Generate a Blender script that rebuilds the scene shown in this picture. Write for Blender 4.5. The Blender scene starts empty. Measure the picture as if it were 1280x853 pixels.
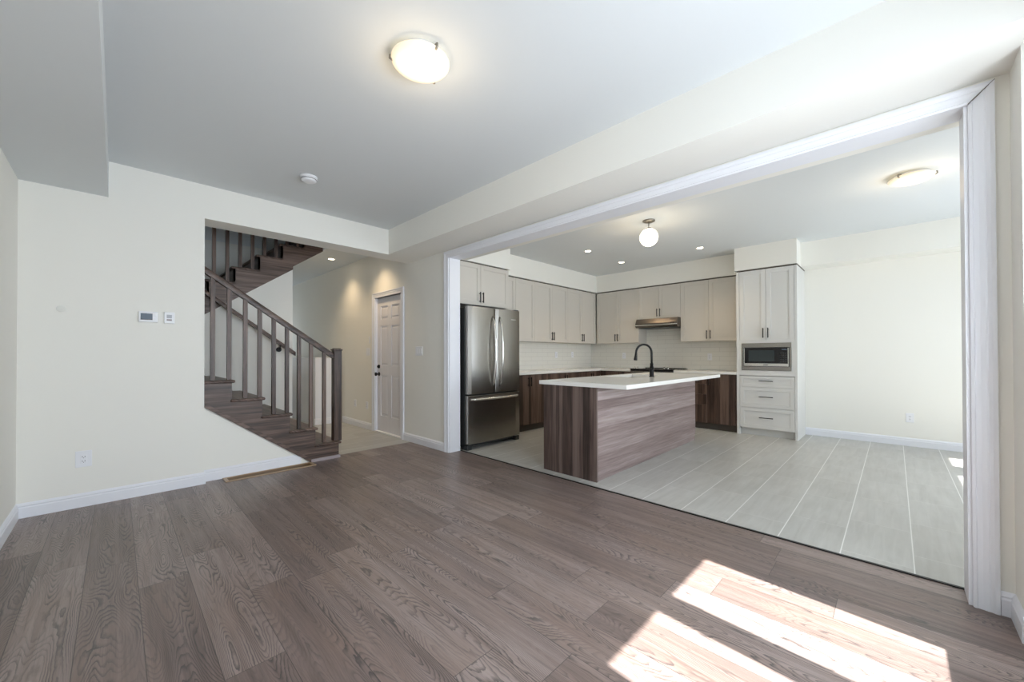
import bpy, math, random
from mathutils import Vector, Matrix
random.seed(7)
S = bpy.context.scene
COL = S.collection
PI = math.pi

# ------------------------------------------------------------------ camera, world, sun, window light, exposure
H, FPX, SY = 1.1726, 486.49, 13.42
yaw, pitch, roll = .7936, .0078, -.0022
F = Vector((math.sin(yaw)*math.cos(pitch), math.cos(yaw)*math.cos(pitch), math.sin(pitch)))
R0 = Vector((math.cos(yaw), -math.sin(yaw), 0)); U0 = R0.cross(F)
R1 = R0*math.cos(roll)+U0*math.sin(roll); U1 = -R0*math.sin(roll)+U0*math.cos(roll)
cam = bpy.data.cameras.new('camera'); cam.sensor_width = 36; cam.sensor_fit = 'HORIZONTAL'
cam.lens = 36*FPX/1280; cam.shift_y = SY/1280; cam.clip_start = .02
co = bpy.data.objects.new('camera', cam); COL.objects.link(co); S.camera = co
co.matrix_world = Matrix(((R1.x, U1.x, -F.x, 0), (R1.y, U1.y, -F.y, 0), (R1.z, U1.z, -F.z, H), (0, 0, 0, 1)))
S.view_settings.view_transform = 'Standard'; S.view_settings.look = 'None'
S.view_settings.gamma = 1; S.view_settings.use_curve_mapping = False
S.view_settings.exposure = 0.27
S.cycles.max_bounces = 12; S.cycles.diffuse_bounces = 8; S.cycles.glossy_bounces = 4
S.cycles.sample_clamp_indirect = 6
S.cycles.use_denoising = True
w = bpy.data.worlds.new('world'); S.world = w; w.use_nodes = True
w.node_tree.nodes['Background'].inputs[0].default_value = (.62, .78, 1, 1)
w.node_tree.nodes['Background'].inputs[1].default_value = 1.5

def aim(o, d):
    o.rotation_euler = Vector(d).to_track_quat('-Z', 'Y').to_euler()
sl = bpy.data.lights.new('sun', 'SUN'); sl.energy = 21; sl.angle = math.radians(.6); sl.color = (1, .97, .93)
so = bpy.data.objects.new('sun', sl); COL.objects.link(so); so.location = (1, -6, 6); aim(so, (.065, 1, -1.3))
def area(name, loc, d, sx, sy, e, c):
    l = bpy.data.lights.new(name, 'AREA'); l.shape = 'RECTANGLE'; l.size = sx; l.size_y = sy; l.energy = e; l.color = c
    o = bpy.data.objects.new(name, l); COL.objects.link(o); o.location = loc; aim(o, d); return o
DAY = (.84, .92, 1)
area('daylight_living_window', (1.45, -1.05, 1.45), (0, 1, -.02), 1.9, 1.3, 110, DAY)
area('daylight_kitchen_window', (6.25, -2.3, 1.4), (0, 1, -.02), .6, 1.5, 13, DAY)
area('daylight_wide_kitchen_window', (4.9, -2.3, 1.4), (0, 1, -.02), 1.3, 1.4, 46, DAY)
area('daylight_front_door', (2.2, 10.35, 1.4), (0, -1, 0), .8, 1.2, 5, DAY)

# ------------------------------------------------------------------ materials
def mat(name):
    m = bpy.data.materials.new(name); m.use_nodes = True
    nt = m.node_tree; return m, nt, nt.nodes['Principled BSDF']
def plain(name, c, rough=.5, metal=0, emit=0, bump=0, bscale=200, spec=None):
    m, nt, p = mat(name)
    p.inputs['Roughness'].default_value = rough; p.inputs['Metallic'].default_value = metal
    if spec is not None: p.inputs['Specular IOR Level'].default_value = spec
    tc = nt.nodes.new('ShaderNodeTexCoord')
    n = nt.nodes.new('ShaderNodeTexNoise'); n.inputs['Scale'].default_value = bscale if bump else 3
    nt.links.new(tc.outputs['Object'], n.inputs['Vector'])
    if bump:
        p.inputs['Base Color'].default_value = (*c, 1)
        b = nt.nodes.new('ShaderNodeBump'); b.inputs['Strength'].default_value = bump; b.inputs['Distance'].default_value = .001
        nt.links.new(n.outputs[0], b.inputs['Height']); nt.links.new(b.outputs[0], p.inputs['Normal'])
    else:
        mx = nt.nodes.new('ShaderNodeMix'); mx.data_type = 'RGBA'
        mx.inputs[6].default_value = (*[v*.985 for v in c], 1); mx.inputs[7].default_value = (*[min(1, v*1.01) for v in c], 1)
        nt.links.new(n.outputs[0], mx.inputs[0]); nt.links.new(mx.outputs[2], p.inputs['Base Color'])
    if emit:
        p.inputs['Emission Color'].default_value = (*(emit[1]), 1); p.inputs['Emission Strength'].default_value = emit[0]
    return m

class NG:   # tiny node helper
    def __init__(s, nt): s.nt = nt
    def v(s, x):
        return x
    def math(s, op, a, b=None, c=None, clamp=False):
        n = s.nt.nodes.new('ShaderNodeMath'); n.operation = op; n.use_clamp = clamp
        for i, q in enumerate((a, b, c)):
            if q is None: continue
            if isinstance(q, (int, float)): n.inputs[i].default_value = q
            else: s.nt.links.new(q, n.inputs[i])
        return n.outputs[0]
    def comb(s, x, y, z=0):
        n = s.nt.nodes.new('ShaderNodeCombineXYZ')
        for i, q in enumerate((x, y, z)):
            if isinstance(q, (int, float)): n.inputs[i].default_value = q
            else: s.nt.links.new(q, n.inputs[i])
        return n.outputs[0]
    def sep(s, a):
        n = s.nt.nodes.new('ShaderNodeSeparateXYZ'); s.nt.links.new(a, n.inputs[0]); return n.outputs
    def noise(s, vec, scale=1, detail=2, rough=.5, dist=0):
        n = s.nt.nodes.new('ShaderNodeTexNoise'); n.inputs['Scale'].default_value = scale
        n.inputs['Detail'].default_value = detail; n.inputs['Roughness'].default_value = rough; n.inputs['Distortion'].default_value = dist
        s.nt.links.new(vec, n.inputs['Vector']); return n.outputs[0]
    def white(s, vec):
        n = s.nt.nodes.new('ShaderNodeTexWhiteNoise'); n.noise_dimensions = '3D'; s.nt.links.new(vec, n.inputs['Vector']); return n.outputs[0]
    def ramp(s, f, stops):
        n = s.nt.nodes.new('ShaderNodeValToRGB'); e = n.color_ramp.elements
        while len(e) < len(stops): e.new(.5)
        for el, (p, c) in zip(e, stops): el.position = p; el.color = (*c, 1)
        s.nt.links.new(f, n.inputs[0]); return n.outputs[0]
    def mix(s, f, a, b, mode='MIX'):
        n = s.nt.nodes.new('ShaderNodeMix'); n.data_type = 'RGBA'; n.blend_type = mode
        for i, q in ((0, f), (6, a), (7, b)):
            if isinstance(q, (int, float)): n.inputs[i].default_value = q
            elif isinstance(q, tuple): n.inputs[i].default_value = (*q, 1)
            else: s.nt.links.new(q, n.inputs[i])
        return n.outputs[2]
    def mapr(s, f, a, b, c=0, d=1):
        n = s.nt.nodes.new('ShaderNodeMapRange')
        s.nt.links.new(f, n.inputs[0])
        for i, q in enumerate((a, b, c, d)): n.inputs[i+1].default_value = q
        return n.outputs[0]
    def bump(s, h, p, strength=.3, dist=.002):
        b = s.nt.nodes.new('ShaderNodeBump'); b.inputs['Strength'].default_value = strength; b.inputs['Distance'].default_value = dist
        s.nt.links.new(h, b.inputs['Height']); s.nt.links.new(b.outputs[0], p.inputs['Normal'])

def floor_wood():
    m, nt, p = mat('floor_planks'); g = NG(nt)
    tc = nt.nodes.new('ShaderNodeTexCoord'); X, Y, Z = g.sep(tc.outputs['Object'])[:3]
    xs = g.math('DIVIDE', g.math('SUBTRACT', X, -.1125), .1955)
    ix = g.math('FLOOR', xs); u = g.math('FRACT', xs)
    sh = g.math('MULTIPLY', g.white(g.comb(ix, 3.3, 1.7)), 1.2)
    ys = g.math('DIVIDE', g.math('ADD', Y, sh), 1.22); iy = g.math('FLOOR', ys); v = g.math('FRACT', ys)
    idv = g.white(g.comb(ix, iy, .5)); id2 = g.white(g.comb(iy, ix, 4.5))
    off = g.math('MULTIPLY', idv, 60)
    uc = g.math('SUBTRACT', u, .5)
    # cathedral rings : iso-lines of a smooth field, long along the plank
    nvec = g.comb(g.math('MULTIPLY', uc, 1.0), g.math('MULTIPLY', Y, 1.35), off)
    n1 = g.noise(g.comb(g.math('MULTIPLY', uc, 1.25), g.math('MULTIPLY', Y, .95), off), 1.7, .6, .4, .15)
    n2 = g.noise(g.comb(g.math('MULTIPLY', uc, 7), g.math('MULTIPLY', Y, 9), off), 2.0, 2, .55)
    fld = g.math('ADD', g.math('MULTIPLY', n1, 30), g.math('ADD', g.math('MULTIPLY', n2, .9), g.math('MULTIPLY', g.math('MULTIPLY', uc, uc), 16)))
    sn = g.math('FRACT', fld)
    line = g.mapr(g.math('MULTIPLY', sn, g.mapr(sn, 1.0, .86)), .42, .86)
    # straight grain towards the plank edges and on quiet planks
    fib = g.noise(g.comb(g.math('MULTIPLY', X, 170), g.math('MULTIPLY', Y, 5), off), 1, 3, .6)
    fib2 = g.noise(g.comb(g.math('MULTIPLY', X, 30), g.math('MULTIPLY', Y, 1.2), off), 1, 3, .6)
    cen = g.noise(g.comb(g.math('MULTIPLY', uc, 2.0), g.math('MULTIPLY', Y, 1.0), g.math('ADD', off, 9)), 1.3, 1)
    msk = g.mapr(cen, .38, .62)
    tone = g.math('ADD', g.math('MULTIPLY', id2, .26), g.math('ADD', g.math('MULTIPLY', fib, .30), g.math('MULTIPLY', fib2, .55)))
    base = g.ramp(tone, [(.30, (.100, .071, .063)), (.55, (.232, .176, .159)), (.80, (.37, .298, .276))])
    warm = g.noise(g.comb(g.math('MULTIPLY', X, 3), g.math('MULTIPLY', Y, 1.5), off), 1.5, 2)
    base = g.mix(g.mapr(warm, .4, .7, 0, .35), base, (.25, .17, .13))
    col = g.mix(g.math('MULTIPLY', g.math('MULTIPLY', line, g.mapr(msk, 0, 1, .22, 1)), .93), base, (.052, .046, .046))
    lo = g.math('MULTIPLY', g.mapr(fib, .52, .70), .5)
    col = g.mix(lo, col, (.075, .062, .058))
    # joints
    e1 = g.math('LESS_THAN', g.math('MULTIPLY', g.math('MINIMUM', u, g.math('SUBTRACT', 1, u)), .1955), .0013)
    e2 = g.math('LESS_THAN', g.math('MULTIPLY', g.math('MINIMUM', v, g.math('SUBTRACT', 1, v)), 1.22), .0013)
    e = g.math('MAXIMUM', e1, e2)
    col = g.mix(g.math('MULTIPLY', e, .75), col, (.03, .026, .025))
    nt.links.new(col, p.inputs['Base Color'])
    nt.links.new(g.mapr(fib, .3, .7, .28, .42), p.inputs['Roughness'])
    p.inputs['Specular IOR Level'].default_value = .5
    g.bump(g.math('SUBTRACT', g.math('MULTIPLY', fib, .35), g.math('ADD', g.math('MULTIPLY', line, .5), g.math('MULTIPLY', e, 2))), p, .25, .0015)
    return m

def floor_tile():
    m, nt, p = mat('floor_tiles'); g = NG(nt)
    tc = nt.nodes.new('ShaderNodeTexCoord'); X, Y, Z = g.sep(tc.outputs['Object'])[:3]
    ys = g.math('DIVIDE', g.math('ADD', Y, .068), .3065); iy = g.math('FLOOR', ys); v = g.math('FRACT', ys)
    xs = g.math('ADD', g.math('DIVIDE', X, .61), g.math('MULTIPLY', iy, .333)); ix = g.math('FLOOR', xs); u = g.math('FRACT', xs)
    idv = g.white(g.comb(ix, iy, 2.5))
    st = g.noise(g.comb(g.math('MULTIPLY', X, 2.4), g.math('MULTIPLY', Y, 26), g.math('MULTIPLY', idv, 30)), 1, 4, .6, .4)
    cl = g.noise(g.comb(g.math('MULTIPLY', X, 2.5), g.math('MULTIPLY', Y, 5), g.math('MULTIPLY', idv, 30)), 1.5, 3)
    t = g.math('ADD', g.math('MULTIPLY', st, .6), g.math('ADD', g.math('MULTIPLY', cl, .35), g.math('MULTIPLY', idv, .14)))
    col = g.ramp(t, [(.3, (.37, .362, .335)), (.55, (.45, .445, .42)), (.8, (.53, .525, .50))])
    dv = g.math('MULTIPLY', g.math('MINIMUM', v, g.math('SUBTRACT', 1, v)), .3065)
    du = g.math('MULTIPLY', g.math('MINIMUM', u, g.math('SUBTRACT', 1, u)), .61)
    g1 = g.math('LESS_THAN', dv, .0028); g2 = g.math('MULTIPLY', g.math('LESS_THAN', du, .0016), .55)
    gr = g.math('MAXIMUM', g1, g2)
    col = g.mix(gr, col, (.76, .755, .73))
    nt.links.new(col, p.inputs['Base Color']); p.inputs['Roughness'].default_value = .32
    g.bump(g.math('SUBTRACT', g.math('MULTIPLY', st, .2), gr), p, .25, .001)
    return m

def backsplash():
    m, nt, p = mat('backsplash_tiles'); g = NG(nt)
    tc = nt.nodes.new('ShaderNodeTexCoord'); X, Y, Z = g.sep(tc.outputs['Object'])[:3]
    s = g.math('ADD', X, Y)
    zs = g.math('DIVIDE', g.math('SUBTRACT', Z, .91), .0765); iz = g.math('FLOOR', zs); v = g.math('FRACT', zs)
    xs = g.math('ADD', g.math('DIVIDE', s, .305), g.math('MULTIPLY', iz, .5)); u = g.math('FRACT', xs)
    a = g.math('LESS_THAN', g.math('MULTIPLY', g.math('MINIMUM', v, g.math('SUBTRACT', 1, v)), .0765), .0018)
    b = g.math('LESS_THAN', g.math('MULTIPLY', g.math('MINIMUM', u, g.math('SUBTRACT', 1, u)), .305), .0016)
    e = g.math('MAXIMUM', a, b)
    nt.links.new(g.mix(e, (.80, .79, .74), (.60, .59, .55)), p.inputs['Base Color'])
    p.inputs['Roughness'].default_value = .16
    g.bump(g.math('SUBTRACT', 1, e), p, .4, .001)
    return m

def laminate(name, axis, stops, strip=.062, rough=.42, contrast=.55):
    """striped wood grain laminate; axis = grain direction 0/1/2"""
    m, nt, p = mat(name); g = NG(nt)
    tc = nt.nodes.new('ShaderNodeTexCoord'); o = g.sep(tc.outputs['Object'])[:3]
    oi = nt.nodes.new('ShaderNodeObjectInfo'); rnd = g.math('MULTIPLY', oi.outputs['Random'], 40)
    al = o[axis]; oth = [o[i] for i in range(3) if i != axis]
    ac = g.math('ADD', oth[0], oth[1])
    wob = g.math('MULTIPLY', g.noise(g.comb(g.math('MULTIPLY', al, .8), g.math('MULTIPLY', ac, 1.2), rnd), 1, 1), .03)
    q = g.math('DIVIDE', g.math('ADD', ac, wob), strip)
    sid = g.white(g.comb(g.math('FLOOR', q), rnd, 1.1))
    n1 = g.noise(g.comb(g.math('MULTIPLY', ac, 75), g.math('MULTIPLY', al, 3), rnd), 1, 4, .62)
    n2 = g.noise(g.comb(g.math('MULTIPLY', ac, 26), g.math('MULTIPLY', al, .9), rnd), 1, 3, .6, .3)
    t = g.math('ADD', g.math('MULTIPLY', sid, contrast*.5), g.math('ADD', g.math('MULTIPLY', n1, .42), g.math('MULTIPLY', n2, .58-contrast*.2)))
    nt.links.new(g.ramp(t, stops), p.inputs['Base Color']); p.inputs['Roughness'].default_value = rough
    g.bump(n1, p, .08, .0008)
    return m

def steel(name, c, rough, axis=0, an=True):
    m, nt, p = mat(name); g = NG(nt)
    tc = nt.nodes.new('ShaderNodeTexCoord'); o = g.sep(tc.outputs['Object'])[:3]
    k = [300, 300, 300]; k[axis] = 2
    n = g.noise(g.comb(g.math('MULTIPLY', o[0], k[0]), g.math('MULTIPLY', o[1], k[1]), g.math('MULTIPLY', o[2], k[2])), 1, 2)
    p.inputs['Metallic'].default_value = 1; p.inputs['Base Color'].default_value = (*c, 1)
    p.inputs['Roughness'].default_value = rough
    return m

M = {}
M['wall'] = plain('wall_paint', (.86, .85, .80), .85, bump=.12, bscale=260)
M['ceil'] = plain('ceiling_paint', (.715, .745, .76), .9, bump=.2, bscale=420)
M['trim'] = plain('white_trim_paint', (.83, .845, .895), .38)
M['doorp'] = plain('door_paint', (.80, .79, .82), .42)
M['floor'] = floor_wood(); M['tile'] = floor_tile(); M['splash'] = backsplash()
DK = [(.40, (.024, .013, .009)), (.55, (.070, .041, .030)), (.72, (.150, .098, .075))]
DK_LIT = [(.34, (.14, .095, .090)), (.55, (.26, .198, .19)), (.76, (.41, .34, .33))]  # same walnut, lightened and pinker: window light put into the colour
ST = [(.40, (.020, .011, .008)), (.53, (.080, .047, .034)), (.68, (.19, .125, .098))]
M['lam_v'] = laminate('walnut_laminate_vertical', 2, DK)
M['lam_end'] = laminate('walnut_laminate_end_panel', 2, [(.40, (.030, .018, .015)), (.57, (.085, .055, .046)), (.75, (.17, .122, .105))], strip=.04, contrast=.6)
M['lam_h_lit'] = laminate('walnut_laminate_horizontal_lit', 0, DK_LIT, strip=.085, rough=.38, contrast=.4)
M['st_x'] = laminate('stained_oak_lengthwise', 0, ST, strip=9, contrast=.25, rough=.4)
M['st_y'] = laminate('stained_oak_crosswise', 1, ST, strip=9, contrast=.25, rough=.4)
M['st_z'] = laminate('stained_oak_upright', 2, ST, strip=9, contrast=.25, rough=.4)
M['shoe'] = plain('light_stained_shoe_moulding', (.34, .29, .30), .45)
M['cab'] = plain('taupe_cabinet_paint', (.62, .59, .54), .42)
M['cabw'] = plain('pale_cabinet_paint', (.70, .70, .685), .40)
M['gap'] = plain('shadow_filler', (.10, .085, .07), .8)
M['quartz'] = plain('white_quartz', (.82, .81, .78), .13)
M['steel'] = steel('brushed_steel', (.36, .345, .32), .27, 0)
M['hood'] = steel('steel_painted_dark_reflection', (.17, .15, .13), .3, 0)  # hood's stainless steel, dark reflections put into its base colour
M['steelb'] = steel('bright_steel', (.72, .71, .68), .2, 2)
M['steeld'] = plain('dark_grey_metal', (.07, .075, .075), .35, .6)
M['black'] = plain('black_metal', (.008, .008, .009), .38, spec=.3)
M['blackg'] = plain('black_glass', (.008, .008, .009), .06)
M['screen'] = plain('dark_window_glass', (.03, .04, .042), .08)
M['iron'] = plain('cast_iron', (.015, .015, .015), .6)
M['plast'] = plain('white_plastic', (.84, .85, .88), .35)
M['greyp'] = plain('grey_plastic', (.45, .46, .50), .4)
M['slot'] = plain('dark_slot', (.05, .05, .06), .6)
M['lcd'] = plain('lcd_screen', (.10, .13, .17), .15)
M['brass'] = plain('brushed_nickel', (.35, .32, .28), .3, 1)
M['vent'] = laminate('tan_oak_vent_frame', 0, [(.25, (.28, .18, .10)), (.5, (.40, .28, .17)), (.78, (.50, .37, .25))], strip=.5, contrast=.1)
M['ventin'] = plain('brown_vent_screen', (.17, .095, .03), .6, bump=.5, bscale=300)
M['patch'] = plain('paint_cover_cap', (.80, .80, .755), .7)
WARM = (1, .78, .5)
M['glow'] = plain('frosted_lamp_glass', (.9, .85, .75), .3, emit=(.8, (1, .80, .52)))
def lamp_glass():
    m, nt, p = mat('lamp_glass_painted_bulb_glow'); g = NG(nt)
    p.inputs['Base Color'].default_value = (.85, .8, .68, 1); p.inputs['Roughness'].default_value = .25
    tc = nt.nodes.new('ShaderNodeTexCoord')
    tot = None
    for bx, by in ((-.058, .03), (.058, -.03)):  # hot spots of two bulbs painted into the emission, no bulbs modelled
        d = nt.nodes.new('ShaderNodeVectorMath'); d.operation = 'DISTANCE'; nt.links.new(tc.outputs['Object'], d.inputs[0]); d.inputs[1].default_value = (bx, by, -.045)
        q = g.math('DIVIDE', .0022, g.math('ADD', g.math('MULTIPLY', d.outputs['Value'], d.outputs['Value']), .0009))
        tot = q if tot is None else g.math('ADD', tot, q)
    nt.links.new(g.math('ADD', g.math('MULTIPLY', tot, .9), .12), p.inputs['Emission Strength'])
    p.inputs['Emission Color'].default_value = (1, .83, .56, 1)
    return m
M['glow'] = lamp_glass()
M['globe'] = plain('opal_globe_glass', (.9, .9, .85), .3, emit=(2.2, (1, .88, .66)))
M['bulb'] = plain('lit_downlight_lens', (.9, .9, .85), .3, emit=(14, (1, .82, .58)))

# ------------------------------------------------------------------ mesh helpers
class MB:
    def __init__(s): s.v = []; s.f = []; s.sm = []
    def add(s, vs, fs, smooth=False):
        b = len(s.v); s.v += [tuple(q) for q in vs]; s.f += [tuple(b+i for i in f) for f in fs]; s.sm += [smooth]*len(fs); return s
    def box(s, x0, x1, y0, y1, z0, z1):
        x0, x1 = sorted((x0, x1)); y0, y1 = sorted((y0, y1)); z0, z1 = sorted((z0, z1))
        vs = [(x0,y0,z0),(x1,y0,z0),(x1,y1,z0),(x0,y1,z0),(x0,y0,z1),(x1,y0,z1),(x1,y1,z1),(x0,y1,z1)]
        return s.add(vs, [(0,3,2,1),(4,5,6,7),(0,1,5,4),(1,2,6,5),(2,3,7,6),(3,0,4,7)])
    def prism(s, poly, axis, a, b):
        """poly: 2-D points in the two remaining axes (in x,y,z order) swept from a to b along axis"""
        n = len(poly)
        def mk(p, t):
            q = list(p); q.insert(axis, t); return tuple(q)
        vs = [mk(p, a) for p in poly]+[mk(p, b) for p in poly]
        ar = sum(poly[i][0]*poly[(i+1) % n][1]-poly[(i+1) % n][0]*poly[i][1] for i in range(n))
        flip = (ar > 0) != (b > a)
        if axis == 1: flip = not flip
        fs = [tuple(range(n))[::-1], tuple(range(n, 2*n))]+[(i, (i+1) % n, n+(i+1) % n, n+i) for i in range(n)]
        if flip: fs = [f[::-1] for f in fs]
        return s.add(vs, fs)
    def tube(s, pts, r, n=12, caps=True):
        pts = [Vector(p) for p in pts]; rs = r if isinstance(r, (list, tuple)) else [r]*len(pts)
        vs = []; prev = None
        for i, p in enumerate(pts):
            t = (pts[min(i+1, len(pts)-1)]-pts[max(i-1, 0)]).normalized()
            if prev is None:
                a = Vector((0, 0, 1)) if abs(t.z) < .9 else Vector((1, 0, 0)); e1 = t.cross(a).normalized()
            else: e1 = (prev-t*prev.dot(t)).normalized()
            prev = e1; e2 = t.cross(e1)
            for k in range(n):
                an = 2*PI*k/n; vs.append(p+(e1*math.cos(an)+e2*math.sin(an))*rs[i])
        fs = []
        for i in range(len(pts)-1):
            for k in range(n): fs.append((i*n+k, i*n+(k+1) % n, (i+1)*n+(k+1) % n, (i+1)*n+k))
        s.add(vs, fs, True)
        if caps:
            b = len(s.v)-len(vs)
            s.f.append(tuple(b+k for k in range(n))[::-1]); s.sm.append(False)
            s.f.append(tuple(b+(len(pts)-1)*n+k for k in range(n))); s.sm.append(False)
        return s
    def cyl(s, p0, p1, r, n=16): return s.tube([p0, p1], r, n)
    def lathe(s, prof, c=(0, 0, 0), n=32, smooth=True):
        vs = []
        for (r, z) in prof:
            for k in range(n):
                a = 2*PI*k/n; vs.append((c[0]+r*math.cos(a), c[1]+r*math.sin(a), c[2]+z))
        fs = []
        for i in range(len(prof)-1):
            for k in range(n): fs.append((i*n+k, i*n+(k+1) % n, (i+1)*n+(k+1) % n, (i+1)*n+k))
        return s.add(vs, fs, smooth)
    def build(s, name, m, parent=None, loc=(0, 0, 0), rot=(0, 0, 0), bevel=0):
        me = bpy.data.meshes.new(name); me.from_pydata(s.v, [], s.f); me.update()
        me.polygons.foreach_set('use_smooth', s.sm)
        me.materials.append(M[m])
        o = bpy.data.objects.new(name, me); COL.objects.link(o); o.location = loc; o.rotation_euler = rot
        if parent: o.parent = parent
        if bevel:
            bm = o.modifiers.new('bevel', 'BEVEL'); bm.width = bevel; bm.segments = 2; bm.limit_method = 'ANGLE'; bm.angle_limit = math.radians(50)
        return o
def box(*a): return MB().box(*a)
def thing(name, label, cat, loc=(0, 0, 0), rz=0, group=None):
    o = bpy.data.objects.new(name, None); COL.objects.link(o); o.location = loc; o.rotation_euler = (0, 0, rz)
    o.empty_display_size = .1
    return tag(o, label, cat, group)
def tag(o, label, cat, group=None):
    o['label'] = label; o['category'] = cat
    if group: o['group'] = group
    return o
def struct(name, mb, m, bevel=0, loc=(0, 0, 0)):
    o = mb.build(name, m, bevel=bevel, loc=loc); o['kind'] = 'structure'; return o
def copy_tree(o, parent=None):
    c = o.copy(); COL.objects.link(c)
    if parent: c.parent = parent
    for ch in [q for q in bpy.data.objects if q.parent == o]: copy_tree(ch, c)
    return c

# ------------------------------------------------------------------ room numbers (metres)
XL, XP, XPB, YB, YU = -.503, 2.80, 2.956, 4.508, 4.58
ZC, ZB, ZS, ZH = 2.74, 2.432, 2.45, 2.338
YN, YF = -.252, 3.815
XK, YK = 7.075, 4.607          # kitchen walls
YW, YKW = -.75, -2.0           # window walls
XO = .565                      # left edge of the stair opening
YH = 4.775                     # hall side of the header
T2 = 5.2                       # top of the stairwell
X0v, X1v, YV = -1.3, 2.0, 6.62 # stairwell void
YM = 5.65                      # wall between the flights

# floors
struct('floor_wood', box(XL-.1, 2.965, YW-.1, 4.66, -.05, 0), 'floor')
tf = MB().box(2.965, XK+.1, YKW-.1, YK+.1, -.05, .001)
struct('floor_kitchen_tile', tf, 'tile')
struct('floor_hall_tile', box(.4, 2.965, 4.66, 10.6, -.05, .001), 'tile')
struct('trim_floor_strip', box(2.955, 2.972, -.26, 3.83, 0, .006), 'black')

# ceilings
struct('ceiling_living', box(XL-.1, XPB, YW-.1, YH, ZC, ZC+.3), 'ceil')
struct('ceiling_kitchen', box(XPB, XK+.1, YKW-.1, YK+.1, ZC, ZC+.3), 'ceil')
c = MB().box(X1v, XPB, YH, YV, ZC, ZC+.3).box(XL-.1, XPB, YV, 10.6, ZC, ZC+.3)
struct('ceiling_hall', c, 'ceil')
struct('ceiling_stairwell', box(X0v-.1, X1v+1, YH-.2, YV+.2, T2, T2+.1), 'ceil')

# walls
struct('wall_left', box(XL-.15, XL, YW-.15, YB+.1, 0, ZC), 'wall')
wb = MB().box(XL-.1, XO, YB, YH, 0, ZC).box(XO, XP, YB, YH, ZB, ZC)
struct('wall_back', wb, 'wall')
# partition wall with the wide cased opening, hall door hole left plain (door hangs on it)
wp = MB()
wp.box(XP, XPB, YF, 4.93, 0, ZC); wp.box(XP, XPB, 5.71, 10.6, 0, ZC); wp.box(XP, XPB, 4.93, 5.71, 2.045, ZC)
wp.box(XP, XPB, YN, YF, ZH+.012, ZC); wp.box(XP, XPB, -.95, YN, 0, ZC)
wp.box(XPB, 3.05, YN, YF, ZH+.012, ZC)
struct('wall_partition', wp, 'wall')
# long beam with drop in front of the opening
struct('ceiling_beam', box(2.381, XP, -.375, YB, ZB, ZC), 'wall')
struct('ceiling_bulkhead_left', box(XL, -.05, YW, YB, ZS, ZC), 'ceil')
# corner pier by the living-room window
struct('wall_pier', box(2.585, XP, YW, -.375, 0, ZC), 'wall')
# window wall of the living room
PX = [(1.205, 1.64), (1.80, 2.27), (.615, 1.035)]
ww = MB(); zb_, zt_ = .775, 2.065
ww.box(XL-.15, .615, YW-.06, YW, 0, ZC).box(1.035, 1.205, YW-.06, YW, zb_, zt_).box(1.64, 1.80, YW-.06, YW, zb_, zt_)
ww.box(2.27, 2.8, YW-.06, YW, 0, ZC).box(.615, 2.27, YW-.06, YW, 0, zb_).box(.615, 2.27, YW-.06, YW, zt_, ZC)
struct('wall_window_side', ww, 'wall')
wf = MB()
for a, b in PX:
    for (p, q, r, s_) in ((a-.05, a, zb_-.05, zt_+.05), (b, b+.05, zb_-.05, zt_+.05)): wf.box(p, q, YW, YW+.02, r, s_)
    wf.box(a, b, YW, YW+.02, zb_-.05, zb_); wf.box(a, b, YW, YW+.02, zt_, zt_+.05)
struct('window_1', wf, 'trim')
# kitchen
kw = MB().box(XPB, XK+.1, YK, YK+.1, 0, ZC)
struct('wall_kitchen_left', kw, 'wall')
struct('wall_kitchen_far', box(XK, XK+.1, YKW-.1, YK+.1, 0, ZC), 'wall')
kx = MB(); PK = [(4.2, 5.58, .75, 2.12), (6.03, 6.47, .75, 2.12)]
kx.box(XPB, 4.2, YKW-.06, YKW, 0, ZC).box(5.58, 6.03, YKW-.06, YKW, 0, ZC).box(6.47, XK, YKW-.06, YKW, 0, ZC)
kx.box(4.2, 5.58, YKW-.06, YKW, 2.12, ZC).box(4.2, 5.58, YKW-.06, YKW, 0, .75).box(6.03, 6.47, YKW-.06, YKW, 2.12, ZC).box(6.03, 6.47, YKW-.06, YKW, 0, .75)
struct('wall_kitchen_window_side', kx, 'wall')
kf = MB()
for a, b, z0, z1 in PK:
    kf.box(a-.06, a, YKW, YKW+.02, z0, z1+.06).box(b, b+.06, YKW, YKW+.02, z0, z1+.06).box(a, b, YKW, YKW+.02, z1, z1+.06)
kf.box(4.86, 4.92, YKW-.05, YKW, .75, 2.12)
struct('window_2', kf, 'trim')
struct('wall_kitchen_near', box(XP, XPB, YKW-.1, -.95, 0, ZC), 'wall')
# soffits over the cabinets
struct('ceiling_soffit_left_cabinets', box(3.99, XK, 4.262, YK, 2.41, ZC), 'wall')
struct('ceiling_soffit_refrigerator', box(XPB, 4.0, 3.965, YK, 2.405, ZC), 'wall')
struct('ceiling_soffit_range_wall', box(6.745, XK, 1.66, 4.262, 2.41, ZC), 'wall')
struct('ceiling_soffit_oven_tower', box(6.43, XK, .935, 1.69, 2.405, ZC), 'wall')
struct('ceiling_soffit_breakfast', box(6.745, XK, YKW, .935, 2.40, ZC), 'wall')
# backsplash
bs = MB().box(3.99, XK-.01, YK-.01, YK, .91, 1.40).box(XK-.01, XK, 1.676, YK-.01, .91, 1.40).box(XK-.01, XK, 2.6, 3.36, 1.40, 1.82)
struct('wall_backsplash', bs, 'splash')

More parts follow.
